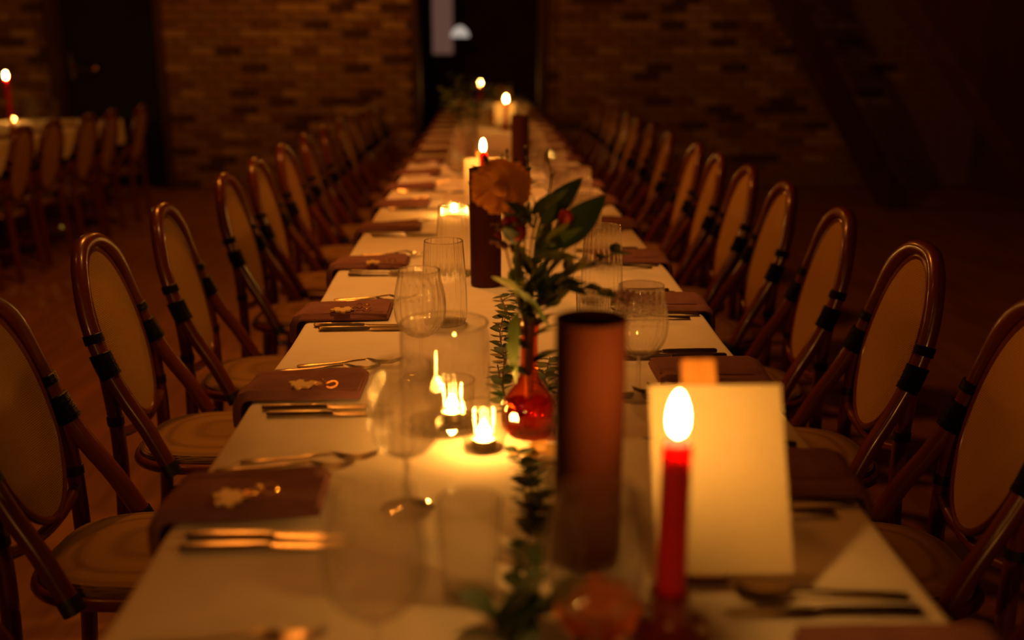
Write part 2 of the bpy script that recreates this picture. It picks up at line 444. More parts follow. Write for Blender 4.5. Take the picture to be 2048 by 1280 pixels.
ORD = 'first second third fourth fifth sixth seventh eighth ninth tenth eleventh twelfth thirteenth fourteenth fifteenth sixteenth seventeenth eighteenth nineteenth twentieth'.split()
SIDE = {-1: 'on the neighbouring-table side', 1: 'on the slanting-timber side'}
CARD_Y = 1.12                                # where the largest card stands
def along(ys_, y):                           # rank of y among ys_, counted along the table from the largest card
    over = [q for q in sorted(ys_) if q > CARD_Y + .02]
    if y in over: return ORD[over.index(y)] + ' beyond the large white card'
    under = [q for q in sorted(ys_, reverse=True) if q <= CARD_Y + .02]
    return ('level with' if under.index(y) == 0 else 'short of') + ' the large white card'
# ------------------------------------------------------------------ rattan bistro chair (faces +x)
def make_chair():
    t = thing('bistro_chair', 'red-brown rattan bistro chair with oval cane back at the long white table', 'chair', group='rattan chairs along the long table')
    HT = (-.325, 0, .905)
    half = [(-.316, 0, .906), (-.312, .062, .893), (-.298, .112, .842), (-.280, .142, .750), (-.250, .154, .655), (-.208, .161, .570), (-.158, .170, .488), (-.106, .178, .385)]
    path = smoothpath([(x, -y, z) for x, y, z in half[::-1]] + half[1:], 6)
    MB().tube(path, .0190, 12).build('back_hoop', 'rattan', t)
    # oval woven panel and its slender frame
    c = Vector((-.265, 0, .682)); up = Vector((-.0975, 0, .40)).normalized(); lat = Vector((0, 1, 0)); nrm = lat.cross(up)
    A, B = .115, .206
    def oval(k, n, a=A, b=B, off=0): th = 2 * PI * k / n; return c + lat * (a * math.cos(th)) + up * (b * math.sin(th)) + nrm * off
    n = 48; vs = []; fs = []
    rings = [(1.0, -.007), (1.0, .007), (.93, .0085), (.5, .010), (0, .0105)]
    for sc_, of in rings[:-1]: vs += [oval(k, n, A * sc_, B * sc_, of) for k in range(n)]
    vs.append(c + nrm * .0105)
    for i in range(len(rings) - 2):
        for k in range(n): fs.append((i * n + k, i * n + (k + 1) % n, (i + 1) * n + (k + 1) % n, (i + 1) * n + k))
    last = (len(rings) - 2) * n
    for k in range(n): fs.append((last + k, last + (k + 1) % n, last + n))
    fs.append(tuple(range(n))[::-1])
    MB().add(vs, fs).build('back_panel', 'cane', t)
    MB().tube([oval(k, 56, A + .004, B + .004, .003) for k in range(56)], .0085, 8, True).build('panel_frame', 'rattan', t)
    for s_ in (-1, 1):
        rl = smoothpath([(-.262, s_ * .164, 0.0), (-.240, s_ * .158, .25), (-.234, s_ * .154, .46), (-.248, s_ * .154, .640)], 6)
        lg = MB().tube(rl, .0170, 10).build('leg', 'rattan', t)
        MB().tube([(-.236, s_ * .154, .500), (-.237, s_ * .154, .520)], .0195, 10).build('binding', 'binding', lg)
        fl = smoothpath([(.192, s_ * .166, 0.0), (.180, s_ * .163, .22), (.170, s_ * .160, .38)], 5)
        MB().tube(fl, .0155, 10).build('leg', 'rattan', t)
        # black cane wraps where hoop and rear leg meet: coils round the tube
        def wrap(i0, i1, rad):
            side = path if s_ > 0 else path[::-1]
            q = [Vector((p[0], p[1], p[2])) for p in side[len(side) // 2:]]
            seg = []
            for a_ in range(int((i1 - i0) * 10) + 1):
                u = i0 + a_ / 10; k = int(u); seg.append(q[k].lerp(q[min(k + 1, len(q) - 1)], u - k))
            ra = [rad * (1.0 + .05 * (1 if a_ % 2 else -1)) for a_ in range(len(seg))]
            MB().tube(seg, ra, 12).build('binding', 'binding', t)
        wrap(20.0, 21.4, .0230); wrap(22.8, 26.6, .0250)
        # diagonal hoop end meets the seat frame
        MB().tube([(-.118, s_ * .1762, .410), (-.105, s_ * .1782, .382)], .0215, 10).build('binding', 'binding', t)
        MB().tube([(-.243, s_ * .160, .19), (.182, s_ * .163, .17)], .011, 8).build('stretcher', 'rattan', t)
    MB().tube(smoothpath([(-.234, -.154, .478), (-.228, -.09, .462), (-.224, 0, .456), (-.228, .09, .462), (-.234, .154, .478)], 5), .012, 10).build('cross_rail', 'rattan', t)
    MB().tube([(-.03, -.169, .18), (-.03, .169, .18)], .011, 8).build('stretcher', 'rattan', t)
    # seat: rounded square, woven, on a bent frame
    def so(k, n, sc_=1.0):
        th = 2 * PI * k / n; e = 2 / 3.0
        cx, sy = math.cos(th), math.sin(th)
        return (-.012 + sc_ * .212 * math.copysign(abs(cx) ** e, cx), sc_ * (.160 + .006 * cx) * math.copysign(abs(sy) ** e, sy))
    n = 48; vs = []; fs = []
    for sc_, z in ((.97, .383), (1.0, .391), (1.0, .407), (.95, .418), (.6, .425), (.25, .428)):
        vs += [(*so(k, n, sc_), z) for k in range(n)]
    for i in range(5):
        for k in range(n): fs.append((i * n + k, i * n + (k + 1) % n, (i + 1) * n + (k + 1) % n, (i + 1) * n + k))
    fs.append(tuple(5 * n + k for k in range(n))); fs.append(tuple(range(n))[::-1])
    MB().add(vs, fs).build('seat', 'shaded_seat_weave', t)
    MB().tube([(*so(k, 56, 1.015),   .387) for k in range(56)], .0135, 10, True).build('seat_frame', 'rattan', t)
    return remember(t)
chair = make_chair(); used = [False]
def put_chair(x, y, rz, label=None, group=None):
    if not used[0]:
        used[0] = True; chair['label'] = label; chair.location = (x, y, 0); chair.rotation_euler = (0, 0, rz); return chair
    return dup(chair, (x, y, 0), rz, label, group)
LT = [(-10, 597), (180, 476), (297, 412), (415, 352), (483, 320), (540, 292), (575, 270), (605, 254), (645, 238), (678, 226)]
RT = [(1860, 492), (1690, 420), (1590, 368), (1507, 335), (1452, 309), (1397, 289), (1350, 265), (1306, 247), (1275, 236), (1247, 227), (1218, 217)]
rr = random.Random(4)
ys = [pt(x, y, .915).y for x, y in LT]
ys = [ys[0] - .56] + ys + [ys[-1] + .55 * k for k in range(1, 4)]
for i, y in enumerate(ys):
    if y > 9.6: continue
    put_chair(-.622 + rr.uniform(-.012, .012), y, rr.uniform(-.05, .05), 'oval-backed rattan chair, ' + along([q for q in ys if q <= 9.6], y) + ', ' + SIDE[-1], 'rattan chairs along the long table')
ys = [pt(x, y, .915).y for x, y in RT]
ys = [ys[0] - .52, ] + ys + [ys[-1] + .5 * k for k in range(1, 5)]
ys = [ys[0] - .52] + ys
for k in range(1, len(ys)): ys[k] = max(ys[k], ys[k - 1] + .44)
for i, y in enumerate(ys):
    if y > 9.6: continue
    put_chair(.680 + rr.uniform(-.010, .010), y, PI + rr.uniform(-.05, .05), 'oval-backed rattan chair, ' + along([q for q in ys if q <= 9.6], y) + ', ' + SIDE[1], 'rattan chairs along the long table')
# neighbouring table
for k, y in enumerate((8.15, 7.5, 7.02, 6.52, 6.02, 5.5, 5.0)):
    put_chair(-3.04 + rr.uniform(-.02, .02), y, PI + rr.uniform(-.06, .06), 'dark rattan chair at the neighbouring table, ' + ORD[k] + ' from the dark door', 'chairs at the neighbouring table')

# ------------------------------------------------------------------ place settings
def make_napkin():
    # sheet folded in layers, its outer end hanging over the table edge; x=0 is the edge, +x towards the middle
    W = .138; vs = []; fs = []
    path = [(-.021, -.052), (-.0205, -.03), (-.019, -.012), (-.014, -.0005), (-.004, .0035)] + [(x, .004) for x in (.02, .05, .08, .11, .135, .155, .175, .190)]
    nv = 14; rr_ = random.Random(8)
    def thick(u, v): return .013 + .003 * math.sin(v * 5 + u * 3) + .0025 * math.sin(u * 7 + 1.3)
    top = []; bot = []
    for i, (x, z) in enumerate(path):
        u = i / (len(path) - 1)
        d = Vector((path[min(i + 1, len(path) - 1)][0] - path[max(i - 1, 0)][0], 0, path[min(i + 1, len(path) - 1)][1] - path[max(i - 1, 0)][1])).normalized()
        nrm = Vector((-d.z, 0, d.x))
        for j in range(nv + 1):
            v = j / nv; e = 1 - abs(2 * v - 1); rnd = min(1, e * 7) ** .5
            y = (v - .5) * (W + .012 * math.sin(u * 4))
            th = thick(u, v) * (.25 + .75 * rnd) * (.55 if i == len(path) - 1 else 1)
            top.append(Vector((x, y, z)) + nrm * th); bot.append(Vector((x, y, z)) - nrm * .0006)
    n = len(top); m_ = nv + 1; L_ = len(path)
    vs = top + bot
    for i in range(L_ - 1):
        for j in range(nv):
            a = i * m_ + j
            fs.append((a, a + m_, a + m_ + 1, a + 1)); fs.append((n + a, n + a + 1, n + a + m_ + 1, n + a + m_))
    for i in range(L_ - 1):
        a = i * m_; fs.append((a, n + a, n + a + m_, a + m_)); a = i * m_ + nv; fs.append((a, a + m_, n + a + m_, n + a))
    for j in range(nv):
        a = j; fs.append((a, a + 1, n + a + 1, n + a)); a = (L_ - 1) * m_ + j; fs.append((a, n + a, n + a + 1, a + 1))
    t = thing('folded_napkin', '', 'napkin')
    MB().add(vs, fs).build('folded_cloth', 'napkin', t)
    # upper fold lying on top
    vs = []; fs = []
    for i in range(9):
        x = -.004 + i * .0238
        for j in range(8):
            v = j / 7; y = -.064 + v * .10
            vs.append((x, y, .0205 + .0025 * math.sin(v * 4 + i * .4) + (-.004 if j in (0, 7) else 0) - (.003 if i == 0 else 0)))
    nn = len(vs); vs += [(x, y, z - .004) for x, y, z in vs]
    for i in range(8):
        for j in range(7):
            a = i * 8 + j; fs.append((a, a + 8, a + 9, a + 1)); fs.append((nn + a, nn + a + 1, nn + a + 9, nn + a + 8))
    for i in range(8):
        a = i * 8; fs.append((a, nn + a, nn + a + 8, a + 8)); a += 7; fs.append((a, a + 8, nn + a + 8, nn + a))
    for j in range(7):
        fs.append((j, j + 1, nn + j + 1, nn + j)); a = 64 + j; fs.append((a, nn + a, nn + a + 1, a + 1))
    MB().add(vs, fs).build('upper_fold', 'napkin', t)
    return remember(t)
def bar_mesh(sections):
    # flat metal bar: (x, half width, z, half thickness)
    vs = []; fs = []
    for x, w_, z, th in sections:
        vs += [(x, -w_, z), (x, -w_ * .5, z + th), (x, w_ * .5, z + th), (x, w_, z), (x, w_ * .5, z - th), (x, -w_ * .5, z - th)]
    for i in range(len(sections) - 1):
        for k in range(6): fs.append((i * 6 + k, (i + 1) * 6 + k, (i + 1) * 6 + (k + 1) % 6, i * 6 + (k + 1) % 6))
    fs.append(tuple(range(6))); fs.append(tuple((len(sections) - 1) * 6 + k for k in range(6))[::-1])
    return MB().add(vs, fs)
def make_fork():
    t = thing('fork', '', 'fork')
    bar_mesh([(0, .005, .003, .0014), (.003, .0085, .0032, .0018), (.03, .0078, .005, .002), (.08, .0045, .008, .002), (.115, .0036, .013, .002), (.135, .005, .0155, .002)]).build('handle', 'steel', t)
    mb = bar_mesh([(.133, .005, .0155, .0018), (.140, .0095, .0145, .0015), (.150, .0122, .0115, .0013), (.158, .0122, .0095, .0012)])
    for k in range(4):
        y = -.0095 + k * .00635
        s = bar_mesh([(.157, .0021, .0098, .0012), (.172, .0019, .0085, .0011), (.188, .0017, .0105, .001), (.205, .0010, .0165, .0007)])
        mb.add([(x, yy + y, z) for x, yy, z in s.v], s.f)
    mb.build('head', 'steel', t)
    return remember(t)
def make_knife():
    t = thing('table_knife', '', 'knife')
    bar_mesh([(0, .005, .0045, .003), (.004, .0085, .0046, .004), (.04, .008, .0048, .0042), (.10, .0062, .0048, .004), (.112, .0055, .0045, .003)]).build('handle', 'steel', t)
    bar_mesh([(.11, .0055, .0042, .002), (.122, .0095, .0038, .0011), (.16, .0100, .0036, .0010), (.195, .0095, .0036, .0009), (.212, .006, .0036, .0008), (.218, .0015, .0036, .0006)]).build('blade', 'steel', t)
    return remember(t)
def make_spoon():
    t = thing('spoon', '', 'spoon')
    bar_mesh([(0, .005, .003, .0014), (.003, .0085, .0032, .0018), (.03, .0078, .005, .002), (.08, .0045, .0075, .002), (.12, .0034, .011, .0018), (.137, .0045, .011, .0015)]).build('handle', 'steel', t)
    vs = []; fs = []
    for i in range(9):
        u = i / 8; x = .134 + .062 * u; hw_ = .0205 * math.sin(PI * (u * .93 + .06)) ** .6
        for j in range(9):
            v = j / 8 * 2 - 1; vs.append((x, v * hw_, .011 - .009 * (1 - v * v) * math.sin(PI * u) ** .7))
    for i in range(8):
        for j in range(8): a = i * 9 + j; fs.append((a, a + 9, a + 10, a + 1))
    nn = len(vs); vs += [(x, y, z - .0012) for x, y, z in vs]; fs += [tuple(k + nn for k in f_)[::-1] for f_ in fs]
    MB().add(vs, fs).build('bowl', 'steel', t)
    return remember(t)
napkin, fork, knife, spoon = make_napkin(), make_fork(), make_knife(), make_spoon()
first = {}
def put(root, loc, rz, label, group):
    if root.name not in first:
        first[root.name] = 1; root.location = loc; root.rotation_euler = (0, 0, rz); root['label'] = label; root['group'] = group; return root
    return dup(root, loc, rz, label, group)
# near edges of the napkins on the left table edge, read off the photograph
NY = [pt(320, 1050, TOP).y, pt(490, 805, TOP).y, pt(600, 645, TOP).y, pt(665, 541, TOP).y, pt(718, 466, TOP).y, pt(757, 416, TOP).y, pt(783, 381, TOP).y]
NY = [NY[0] - .475] + NY
while NY[-1] < 9.3: NY.append(NY[-1] + .535)
rr = random.Random(21)
def setting(y, side, k):
    pl = 'place ' + along([q + (.055 if side > 0 else 0) for q in NY], y) + ', ' + SIDE[side].replace('on the ', '')
    X = XL if side < 0 else XR; rz = 0 if side < 0 else PI; s = -side
    cy_ = y + .072
    a = rr.uniform(-.025, .025)
    n_ = put(napkin, (X, cy_, TOP + .0008), rz, 'plum-brown napkin at the ' + pl, 'folded napkins on the long table')
    n_.rotation_euler.z += a
    if y > 6.2: return n_
    jx = [rr.uniform(-.006, .006) for _ in range(4)]
    # forks lie on the guest's left, knife and spoon on the right; side<0 guests look towards +x
    yl = cy_ + s * .092; yr = cy_ - s * .112
    put(fork, (X + s * (.012 + jx[0]), yl, TOP + .001), rz + rr.uniform(-.03, .03), 'inner fork at the ' + pl, 'forks on the long table')
    put(fork, (X + s * (.040 + jx[1]), yl + s * .030, TOP + .001), rz + rr.uniform(-.03, .03), 'outer fork at the ' + pl, 'forks on the long table')
    put(knife, (X + s * (.030 + jx[2]), yr, TOP + .001), rz + rr.uniform(-.03, .03), 'inner knife at the ' + pl, 'knives on the long table')
    put(spoon if (side > 0 and k == 0) else knife, (X + s * (.038 + jx[3]), yr - s * .032, TOP + .001), rz + rr.uniform(-.03, .03), 'metal spoon lying beside the card on a wooden stand' if (side > 0 and k == 0) else 'outer knife at the ' + pl, 'spoons on the long table' if (side > 0 and k == 0) else 'knives on the long table')
    return n_
for k, y in enumerate(NY):
    setting(y, -1, k)
    setting(y + .055, 1, k)
# napkins on the neighbouring table
for k in range(8):
    put(napkin, (T2R, 4.9 + (7 - k) * .53, TOP + .0008), PI, 'plum-brown napkin on the neighbouring table, ' + ORD[k] + ' from the dark door', 'folded napkins on the neighbouring table')

# wooden tag on a key ring, one on each of the sharpest napkins
def rounded(cx, cy_, r_, a0, a1, n=8): return [(cx + r_ * math.cos(a0 + (a1 - a0) * k / n), cy_ + r_ * math.sin(a0 + (a1 - a0) * k / n)) for k in range(n + 1)]
def puzzle(sz, lobes):
    h = sz / 2; r_ = sz * .17; out = []
    sides = [((-h, -h), (1, 0), (0, -1)), ((h, -h), (0, 1), (1, 0)), ((h, h), (-1, 0), (0, 1)), ((-h, h), (0, -1), (-1, 0))]
    for (p, d, nn), lb in zip(sides, lobes):
        out.append(p)
        if lb:
            m0 = (p[0] + d[0] * h, p[1] + d[1] * h)
            for k in range(11):
                a = PI * 1.2 - PI * 1.4 * k / 10
                q = r_ * math.cos(a); e = (r_ * .75 + r_ * math.sin(a)) * lb
                out.append((m0[0] + d[0] * q + nn[0] * e, m0[1] + d[1] * q + nn[1] * e))
    return out
for (px, py, lobes, rz, lab) in ((455, 996, (1, 1, 1, -1), .35, 'wooden jigsaw-piece key ring on the napkin whose forks lean on its edge'),
                                 (607, 768, (1, 0, -1, 1), -.3, 'wooden jigsaw-piece key ring on the second napkin beyond the wine glasses'),
                                 (685, 619, (1, 1, -1, 1), .2, 'wooden jigsaw-piece key ring on the napkin beside crisp cutlery'),
                                 (745, 525, (-1, 1, 1, 0), .1, 'small wooden jigsaw-piece key ring on a plum napkin further along')):
    p = pt(px, py, TOP + .026)
    t = thing('key_ring', lab, 'key ring', p, rz)
    tg = MB().prism(puzzle(.034, lobes), -.0015, .002).build('wooden_tag', 'tag_wood', t, False)
    MB().tube([(.028 + .006 * math.cos(a * .4), .006 * math.sin(a * .4), .003) for a in range(16)], .0011, 6, True).build('chain_link', 'brass', t)
    MB().tube([(.039 + .006 * math.cos(a * .4), 0, .006 + .006 * math.sin(a * .4)) for a in range(16)], .0011, 6, True).build('chain_link', 'brass', t)
    MB().tube([(.0555 + .0095 * math.cos(a * .2617), .0095 * math.sin(a * .2617), .004 + .003 * math.sin(a * .2617)) for a in range(24)], .0013, 6, True).build('split_ring', 'brass', t)

# ------------------------------------------------------------------ glassware
GH = .206
def make_wine():
    t = thing('wine_glass', '', 'wine glass')
    prof = [(.0035, .078), (.012, .079), (.024, .084), (.035, .094), (.043, .108), (.0465, .124), (.0472, .138), (.0462, .155), (.0435, .173), (.0405, .190), (.0385, GH)]
    pp = smoothpath([(r_, 0, z) for r_, z in prof], 3)
    MB().lathe([(p.x, p.z) for p in pp], 160, 20, .035, ribmask=lambda u: math.sin(PI * min(1, u * 1.02)) ** .5).build('bowl', 'clear_glass', t)
    MB().tube([(.0385 * math.cos(2 * PI * k / 48), .0385 * math.sin(2 * PI * k / 48), GH) for k in range(48)], .0009, 6, True).build('rim', 'clear_glass', t)
    MB().lathe([(.0042, .080), (.0036, .07), (.0034, .04), (.0042, .015), (.008, .006)], 16).build('stem', 'clear_glass', t)
    MB().lathe([(.008, .006), (.02, .0035), (.034, .002), (.0365, .0008), (.034, .0), (.0, .0)], 40).build('foot', 'clear_glass', t)
    return remember(t)
def make_tumbler():
    t = thing('ribbed_tumbler', '', 'tumbler')
    MB().lathe([(.0, .004), (.026, .004), (.030, .006), (.031, .02), (.033, .05), (.035, .08), (.0365, .115)], 120, 20, .02, ribmask=lambda u: min(1, max(0, u * 4 - 1.2))).build('body', 'clear_glass', t)
    MB().lathe([(.0, .0), (.028, .0), (.031, .003), (.030, .007), (.0, .007)], 40).build('base', 'clear_glass', t)
    MB().tube([(.0365 * math.cos(2 * PI * k / 48), .0365 * math.sin(2 * PI * k / 48), .115) for k in range(48)], .0011, 6, True).build('rim', 'clear_glass', t)
    return remember(t)
def make_tall():
    t = thing('ribbed_tall_glass', '', 'glass')
    MB().lathe([(.0, .004), (.040, .004), (.0475, .008), (.0495, .03), (.0485, .08), (.0455, .14), (.0420, .19)], 176, 22, .034, ribmask=lambda u: min(1, max(0, u * 4 - 1.0))).build('body', 'clear_glass', t)
    MB().lathe([(.0, .0), (.042, .0), (.047, .003), (.043, .007), (.0, .007)], 40).build('base', 'clear_glass', t)
    MB().tube([(.0420 * math.cos(2 * PI * k / 48), .0420 * math.sin(2 * PI * k / 48), .19) for k in range(48)], .0013, 6, True).build('rim', 'clear_glass', t)
    return remember(t)
wine, tumbler, tall = make_wine(), make_tumbler(), make_tall()
WL = 'clear stemmed wine glass with optic ribbed bowl on the long table'
WG = 'wine glasses on the long table'
TL = 'clear ribbed water tumbler on the long table'; TG = 'water tumblers on the long table'
WP = [pt(742, 985, TOP + GH), pt(838, 541, TOP + GH)]
WP.insert(1, pt(806, 728, TOP + GH))
WP += [pt(1283, 571, TOP + GH), pt(1170, 388, TOP + GH), pt(1128, 340, TOP + GH), pt(1112, 300, TOP + GH), pt(1195, 985, TOP + GH)]
for y in (4.3, 4.85, 5.4, 6.0, 6.6, 7.3, 8.0): WP += [Vector((-.10 + rr.uniform(-.02, .02), y, 0)), Vector((.24 + rr.uniform(-.02, .02), y + .2, 0))]
for i, p in enumerate(WP):
    sd = -1 if p.x < .05 else 1
    put(wine, (p.x, p.y, TOP + .0008), rr.uniform(0, 1), 'stemmed wine glass, ' + along([q.y for q in WP if (q.x < .05) == (sd < 0)], p.y) + ', ' + SIDE[sd], WG)
for (px, py) in ((887, 482), (908, 412), (1206, 452), (1158, 335)):
    p = pt(px, py, TOP + .19); put(tall, (p.x, p.y, TOP + .0008), rr.uniform(0, 1), {887: 'tall ribbed glass next to the brown vase below the yellow flower', 908: 'tall ribbed glass in front of the tealight on the neighbouring-table side', 1206: 'tall ribbed glass beside the fine-leaved branch of the bud vase', 1158: 'tall ribbed glass behind the broad dark leaves of the bud vase'}[px], 'tall ribbed glasses on the long table')
for (px, py) in ((940, 1190), (1185, 690), (1125, 560), (1135, 470)):
    p = pt(px, py, TOP); put(tumbler, (p.x, p.y, TOP + .0008), rr.uniform(0, 1), {940: 'ribbed water tumbler beside the vine near the orange blossom', 1185: 'ribbed water tumbler behind the tall brown vase by the large card', 1125: 'ribbed water tumbler just beyond the amber bud vase', 1135: 'ribbed water tumbler beyond the broad dark leaves'}[px], TG)
for k, (x, y) in enumerate(((-3.82, 8.72), (-4.03, 8.42), (-3.72, 8.45), (-3.45, 8.2), (-3.42, 7.7), (-3.75, 7.1), (-3.5, 6.9), (-3.45, 6.5), (-3.8, 6.2), (-3.55, 5.9))):
    put(wine, (x, y, TOP + .0008), 0, 'clear wine glass on the neighbouring table, ' + ORD[k] + ' from the dark door', 'wine glasses on the neighbouring table')
# wide clear hurricane vase round a tealight
hv = pt(892, 850, TOP)
t = thing('hurricane_vase', 'wide clear cylindrical glass vase with a tealight burning inside', 'vase', (hv.x, hv.y, TOP + .0008))
MB().lathe([(.0, .003), (.060, .003), (.070, .007), (.0735, .02), (.0735, .10), (.0725, .15), (.0700, .175)], 64).build('body', 'plain_glass', t)
MB().lathe([(.0, .0), (.062, .0), (.070, .003), (.062, .0045), (.0, .0045)], 48).build('base', 'plain_glass', t)
MB().tube([(.0700 * math.cos(2 * PI * k / 48), .0700 * math.sin(2 * PI * k / 48), .175) for k in range(48)], .0020, 6, True).build('rim', 'plain_glass', t)

# ------------------------------------------------------------------ candles
def flame_mb(h, r_):
    prof = [(0, 0)] + [(r_ * (math.sin(PI * u ** .8) ** .62) * (1 - .12 * u), h * u) for u in [k / 10 for k in range(1, 10)]] + [(0, h)]
    return MB().lathe(prof, 14)
FL = flame_mb(.048, .0102).mesh('flame', 'flame')
FS = flame_mb(.028, .0085).mesh('flame', 'flame_low')
def taper(p, label, h=.205, holder=True, group=None):
    t = thing('taper_candle', label, 'candle', (p.x, p.y, TOP + .0008), 0, group)
    MB().lathe([(0, .028), (.0158, .028), (.0158, .06), (.0150, h - .012), (.0142, h - .003), (.0125, h), (.0080, h - .002), (0, h - .003)], 28).build('wax_stick', 'wax_red', t)
    wk = MB().tube([(0, 0, h - .004), (.001, 0, h + .010)], .0012, 6).build('wick', 'wick', t)
    o = place('flame', FL, t); o.location = (0, 0, h + .005)
    hh = thing('candle_holder', label.replace('burning ', '').replace('taper candle', 'holder carrying the taper candle'), 'candle holder', (p.x, p.y, TOP + .0008))
    MB().lathe([(0, 0), (.040, 0), (.043, .004), (.040, .009), (.026, .013), (.0200, .022), (.0200, .048), (.0220, .052), (.0195, .053), (.0172, .050), (.0166, .027), (0, .0265)], 36).build('socket', 'red_glaze', hh)
    MB().tube([(.041 * math.cos(2 * PI * k / 36), .041 * math.sin(2 * PI * k / 36), .006) for k in range(36)], .0042, 8, True).build('rim', 'red_glaze', hh)
    return t
FLH = .24
p = pt(1357, 832, TOP + .247); K1 = taper(p, 'burning red taper candle in front of the largest white card', .219)
p = pt(966, 290, TOP + .235); K2 = taper(p, 'burning red taper candle in front of the white card behind the yellow flower')
p = pt(1012, 197, TOP + .235); K3 = taper(p, 'burning red taper candle in front of the small distant white card')
p = pt(960, 166, TOP + .235); K4 = taper(p, 'burning red taper candle standing nearest the doorway')
p = pv(11, 150, 7.45); K5 = taper(p, 'burning tall taper candle on the neighbouring table', p.z - TOP - .03)
HB = [(.026, .0), (.030, .003), (.0345, .02), (.0365, .045), (.0372, .068)]
def tealight(x, y, label, z=TOP + .0008):
    g = thing('candle_glass', 'low ribbed glass holding the ' + label, 'candle glass', (x, y, z))
    MB().lathe([(0, .0015)] + [(r_, zz + .001) for r_, zz in HB], 96, 18, .02, ribmask=lambda u: min(1, max(0, u * 3 - 1))).build('body', 'holder_glass', g)
    MB().tube([(.0372 * math.cos(2 * PI * k / 48), .0372 * math.sin(2 * PI * k / 48), .069) for k in range(48)], .0012, 6, True).build('rim', 'holder_glass', g)
    t = thing('tealight', label, 'tealight', (x, y, z + .002))
    MB().lathe([(0, .0), (.019, .0), (.0192, .014), (.0186, .014), (.0184, .002)], 28).build('cup', 'steel', t)
    MB().lathe([(.0182, .003), (.0182, .0115), (.0, .0112)], 24).build('wax', 'wax_ivory', t)
    MB().tube([(0, 0, .011), (.0005, 0, .018)], .0010, 6).build('wick', 'wick', t)
    o = place('flame', FS, t); o.location = (0, 0, .0145)
    return t
p = pt(968, 895, TOP); tealight(p.x, p.y, 'bright tealight burning at the foot of the amber bud vase')
tealight(hv.x + .010, hv.y + .012, 'tealight burning inside the wide clear vase', TOP + .0055)
p = pt(908, 432, TOP); tealight(p.x - .0, p.y, 'tealight burning behind the row of ribbed wine glasses')
p = Vector((-3.96, 8.6, 0)); tealight(p.x, p.y, 'tealight burning among glasses on the neighbouring table')

# ------------------------------------------------------------------ cards in wooden clips
def card(px0, px1, pyt, pyb, label, lean=.10, cw=.155, ch=.215, lift=.028):
    b_ = pt((px0 + px1) / 2, pyb, TOP + lift)          # lower edge of the paper rests on the foot
    t = thing('table_card', label, 'card', (b_.x, b_.y, TOP + .001))
    a = math.asin(lean / ch)
    o = MB().box((0, 0, ch / 2), (cw, .0012, ch)).build('paper', 'card', t, False); o.rotation_euler = (-a, 0, 0); o.location = (0, 0, lift)
    k = MB().box((-.016, .0095, ch / 2 + .020), (.040, .016, ch + .036), .002).build('wooden_back', 'wood_clip', t, False); k.rotation_euler = (-a, 0, 0); k.location = (0, 0, lift - .006)
    MB().box((-.014, .050, .0135), (.050, .055, .027), .002).build('wooden_foot', 'dark_wood', t, False)  # foot's dark colour stands in for the shadow below the card
    return t
card(1310, 1592, 745, 1150, 'large white card on a wooden stand behind the thick red candle')
c2 = card(926, 1015, 280, 392, 'white card on a wooden stand behind the yellow flower', .06, .168, .155)
c3 = card(983, 1042, 198, 250, 'small distant white card on a wooden stand', .06, .18, .17)
c4 = card(975, 1036, 150, 208, 'card on a wooden stand nearest the doorway', .06, .18, .17)

# ------------------------------------------------------------------ tall brown vases
def brown(px, pyb, label):
    p = pt(px, pyb, TOP)
    t = thing('tall_vase', label, 'vase', (p.x, p.y, TOP + .0008))
    MB().lathe([(0, 0), (.037, 0), (.040, .004), (.0405, .15), (.041, .298), (.0405, .303), (.0385, .3035), (.0375, .298), (.037, .02), (0, .018)], 48).build('body', 'brown_vase', t)
    MB().tube([(.0398 * math.cos(2 * PI * k / 48), .0398 * math.sin(2 * PI * k / 48), .302) for k in range(48)], .0022, 8, True).build('rim', 'brown_vase', t)
brown(1172, 1118, 'tall plain brown cylinder vase beside the thick red candle')
brown(972, 570, 'tall plain brown cylinder vase below the yellow flower')
brown(1040, 362, 'tall plain brown cylinder vase beyond the yellow flower')

# ------------------------------------------------------------------ leaves and flowers
def leaf_mesh(name, mat, wid, fold=.18, curl=.15, n=7):
    vs = []; fs = []
    for i in range(n + 1):
        u = i / n; hw_ = wid / 2 * math.sin(PI * u ** .8) ** .9 if 0 < i < n else .002
        z = -curl * u * u
        for v in (-1, -.5, 0, .5, 1): vs.append((u, v * hw_, z + fold * abs(v) * hw_))
    for i in range(n):
        for j in range(4): a = i * 5 + j; fs.append((a, a + 5, a + 6, a + 1))
    return MB().add(vs, fs).mesh(name, mat)
LF = {}
for mt in ('leaf_dark', 'leaf_mid', 'leaf_light', 'leaf_dry'):
    for w_ in (.3, .42, .6):
        LF[(mt, w_)] = leaf_mesh('leaf', mt, w_)
def orient(d, roll=0.0):
    x = Vector(d).normalized(); up = Vector((0, 0, 1)) if abs(x.z) < .95 else Vector((0, -1, 0))
    y = up.cross(x).normalized(); z = x.cross(y)
    M = Matrix((x, y, z)).transposed()
    return M @ Matrix.Rotation(roll, 3, 'X')
def leaf(parent, base, tip, mat='leaf_dark', w_=.42, roll=0.0, name='leaf'):
    base = Vector(base); d = Vector(tip) - base
    o = place(name, LF[(mat, w_)], parent)
    o.matrix_local = Matrix.Translation(base) @ orient(d, roll).to_4x4() @ Matrix.Scale(d.length, 4)
    return o
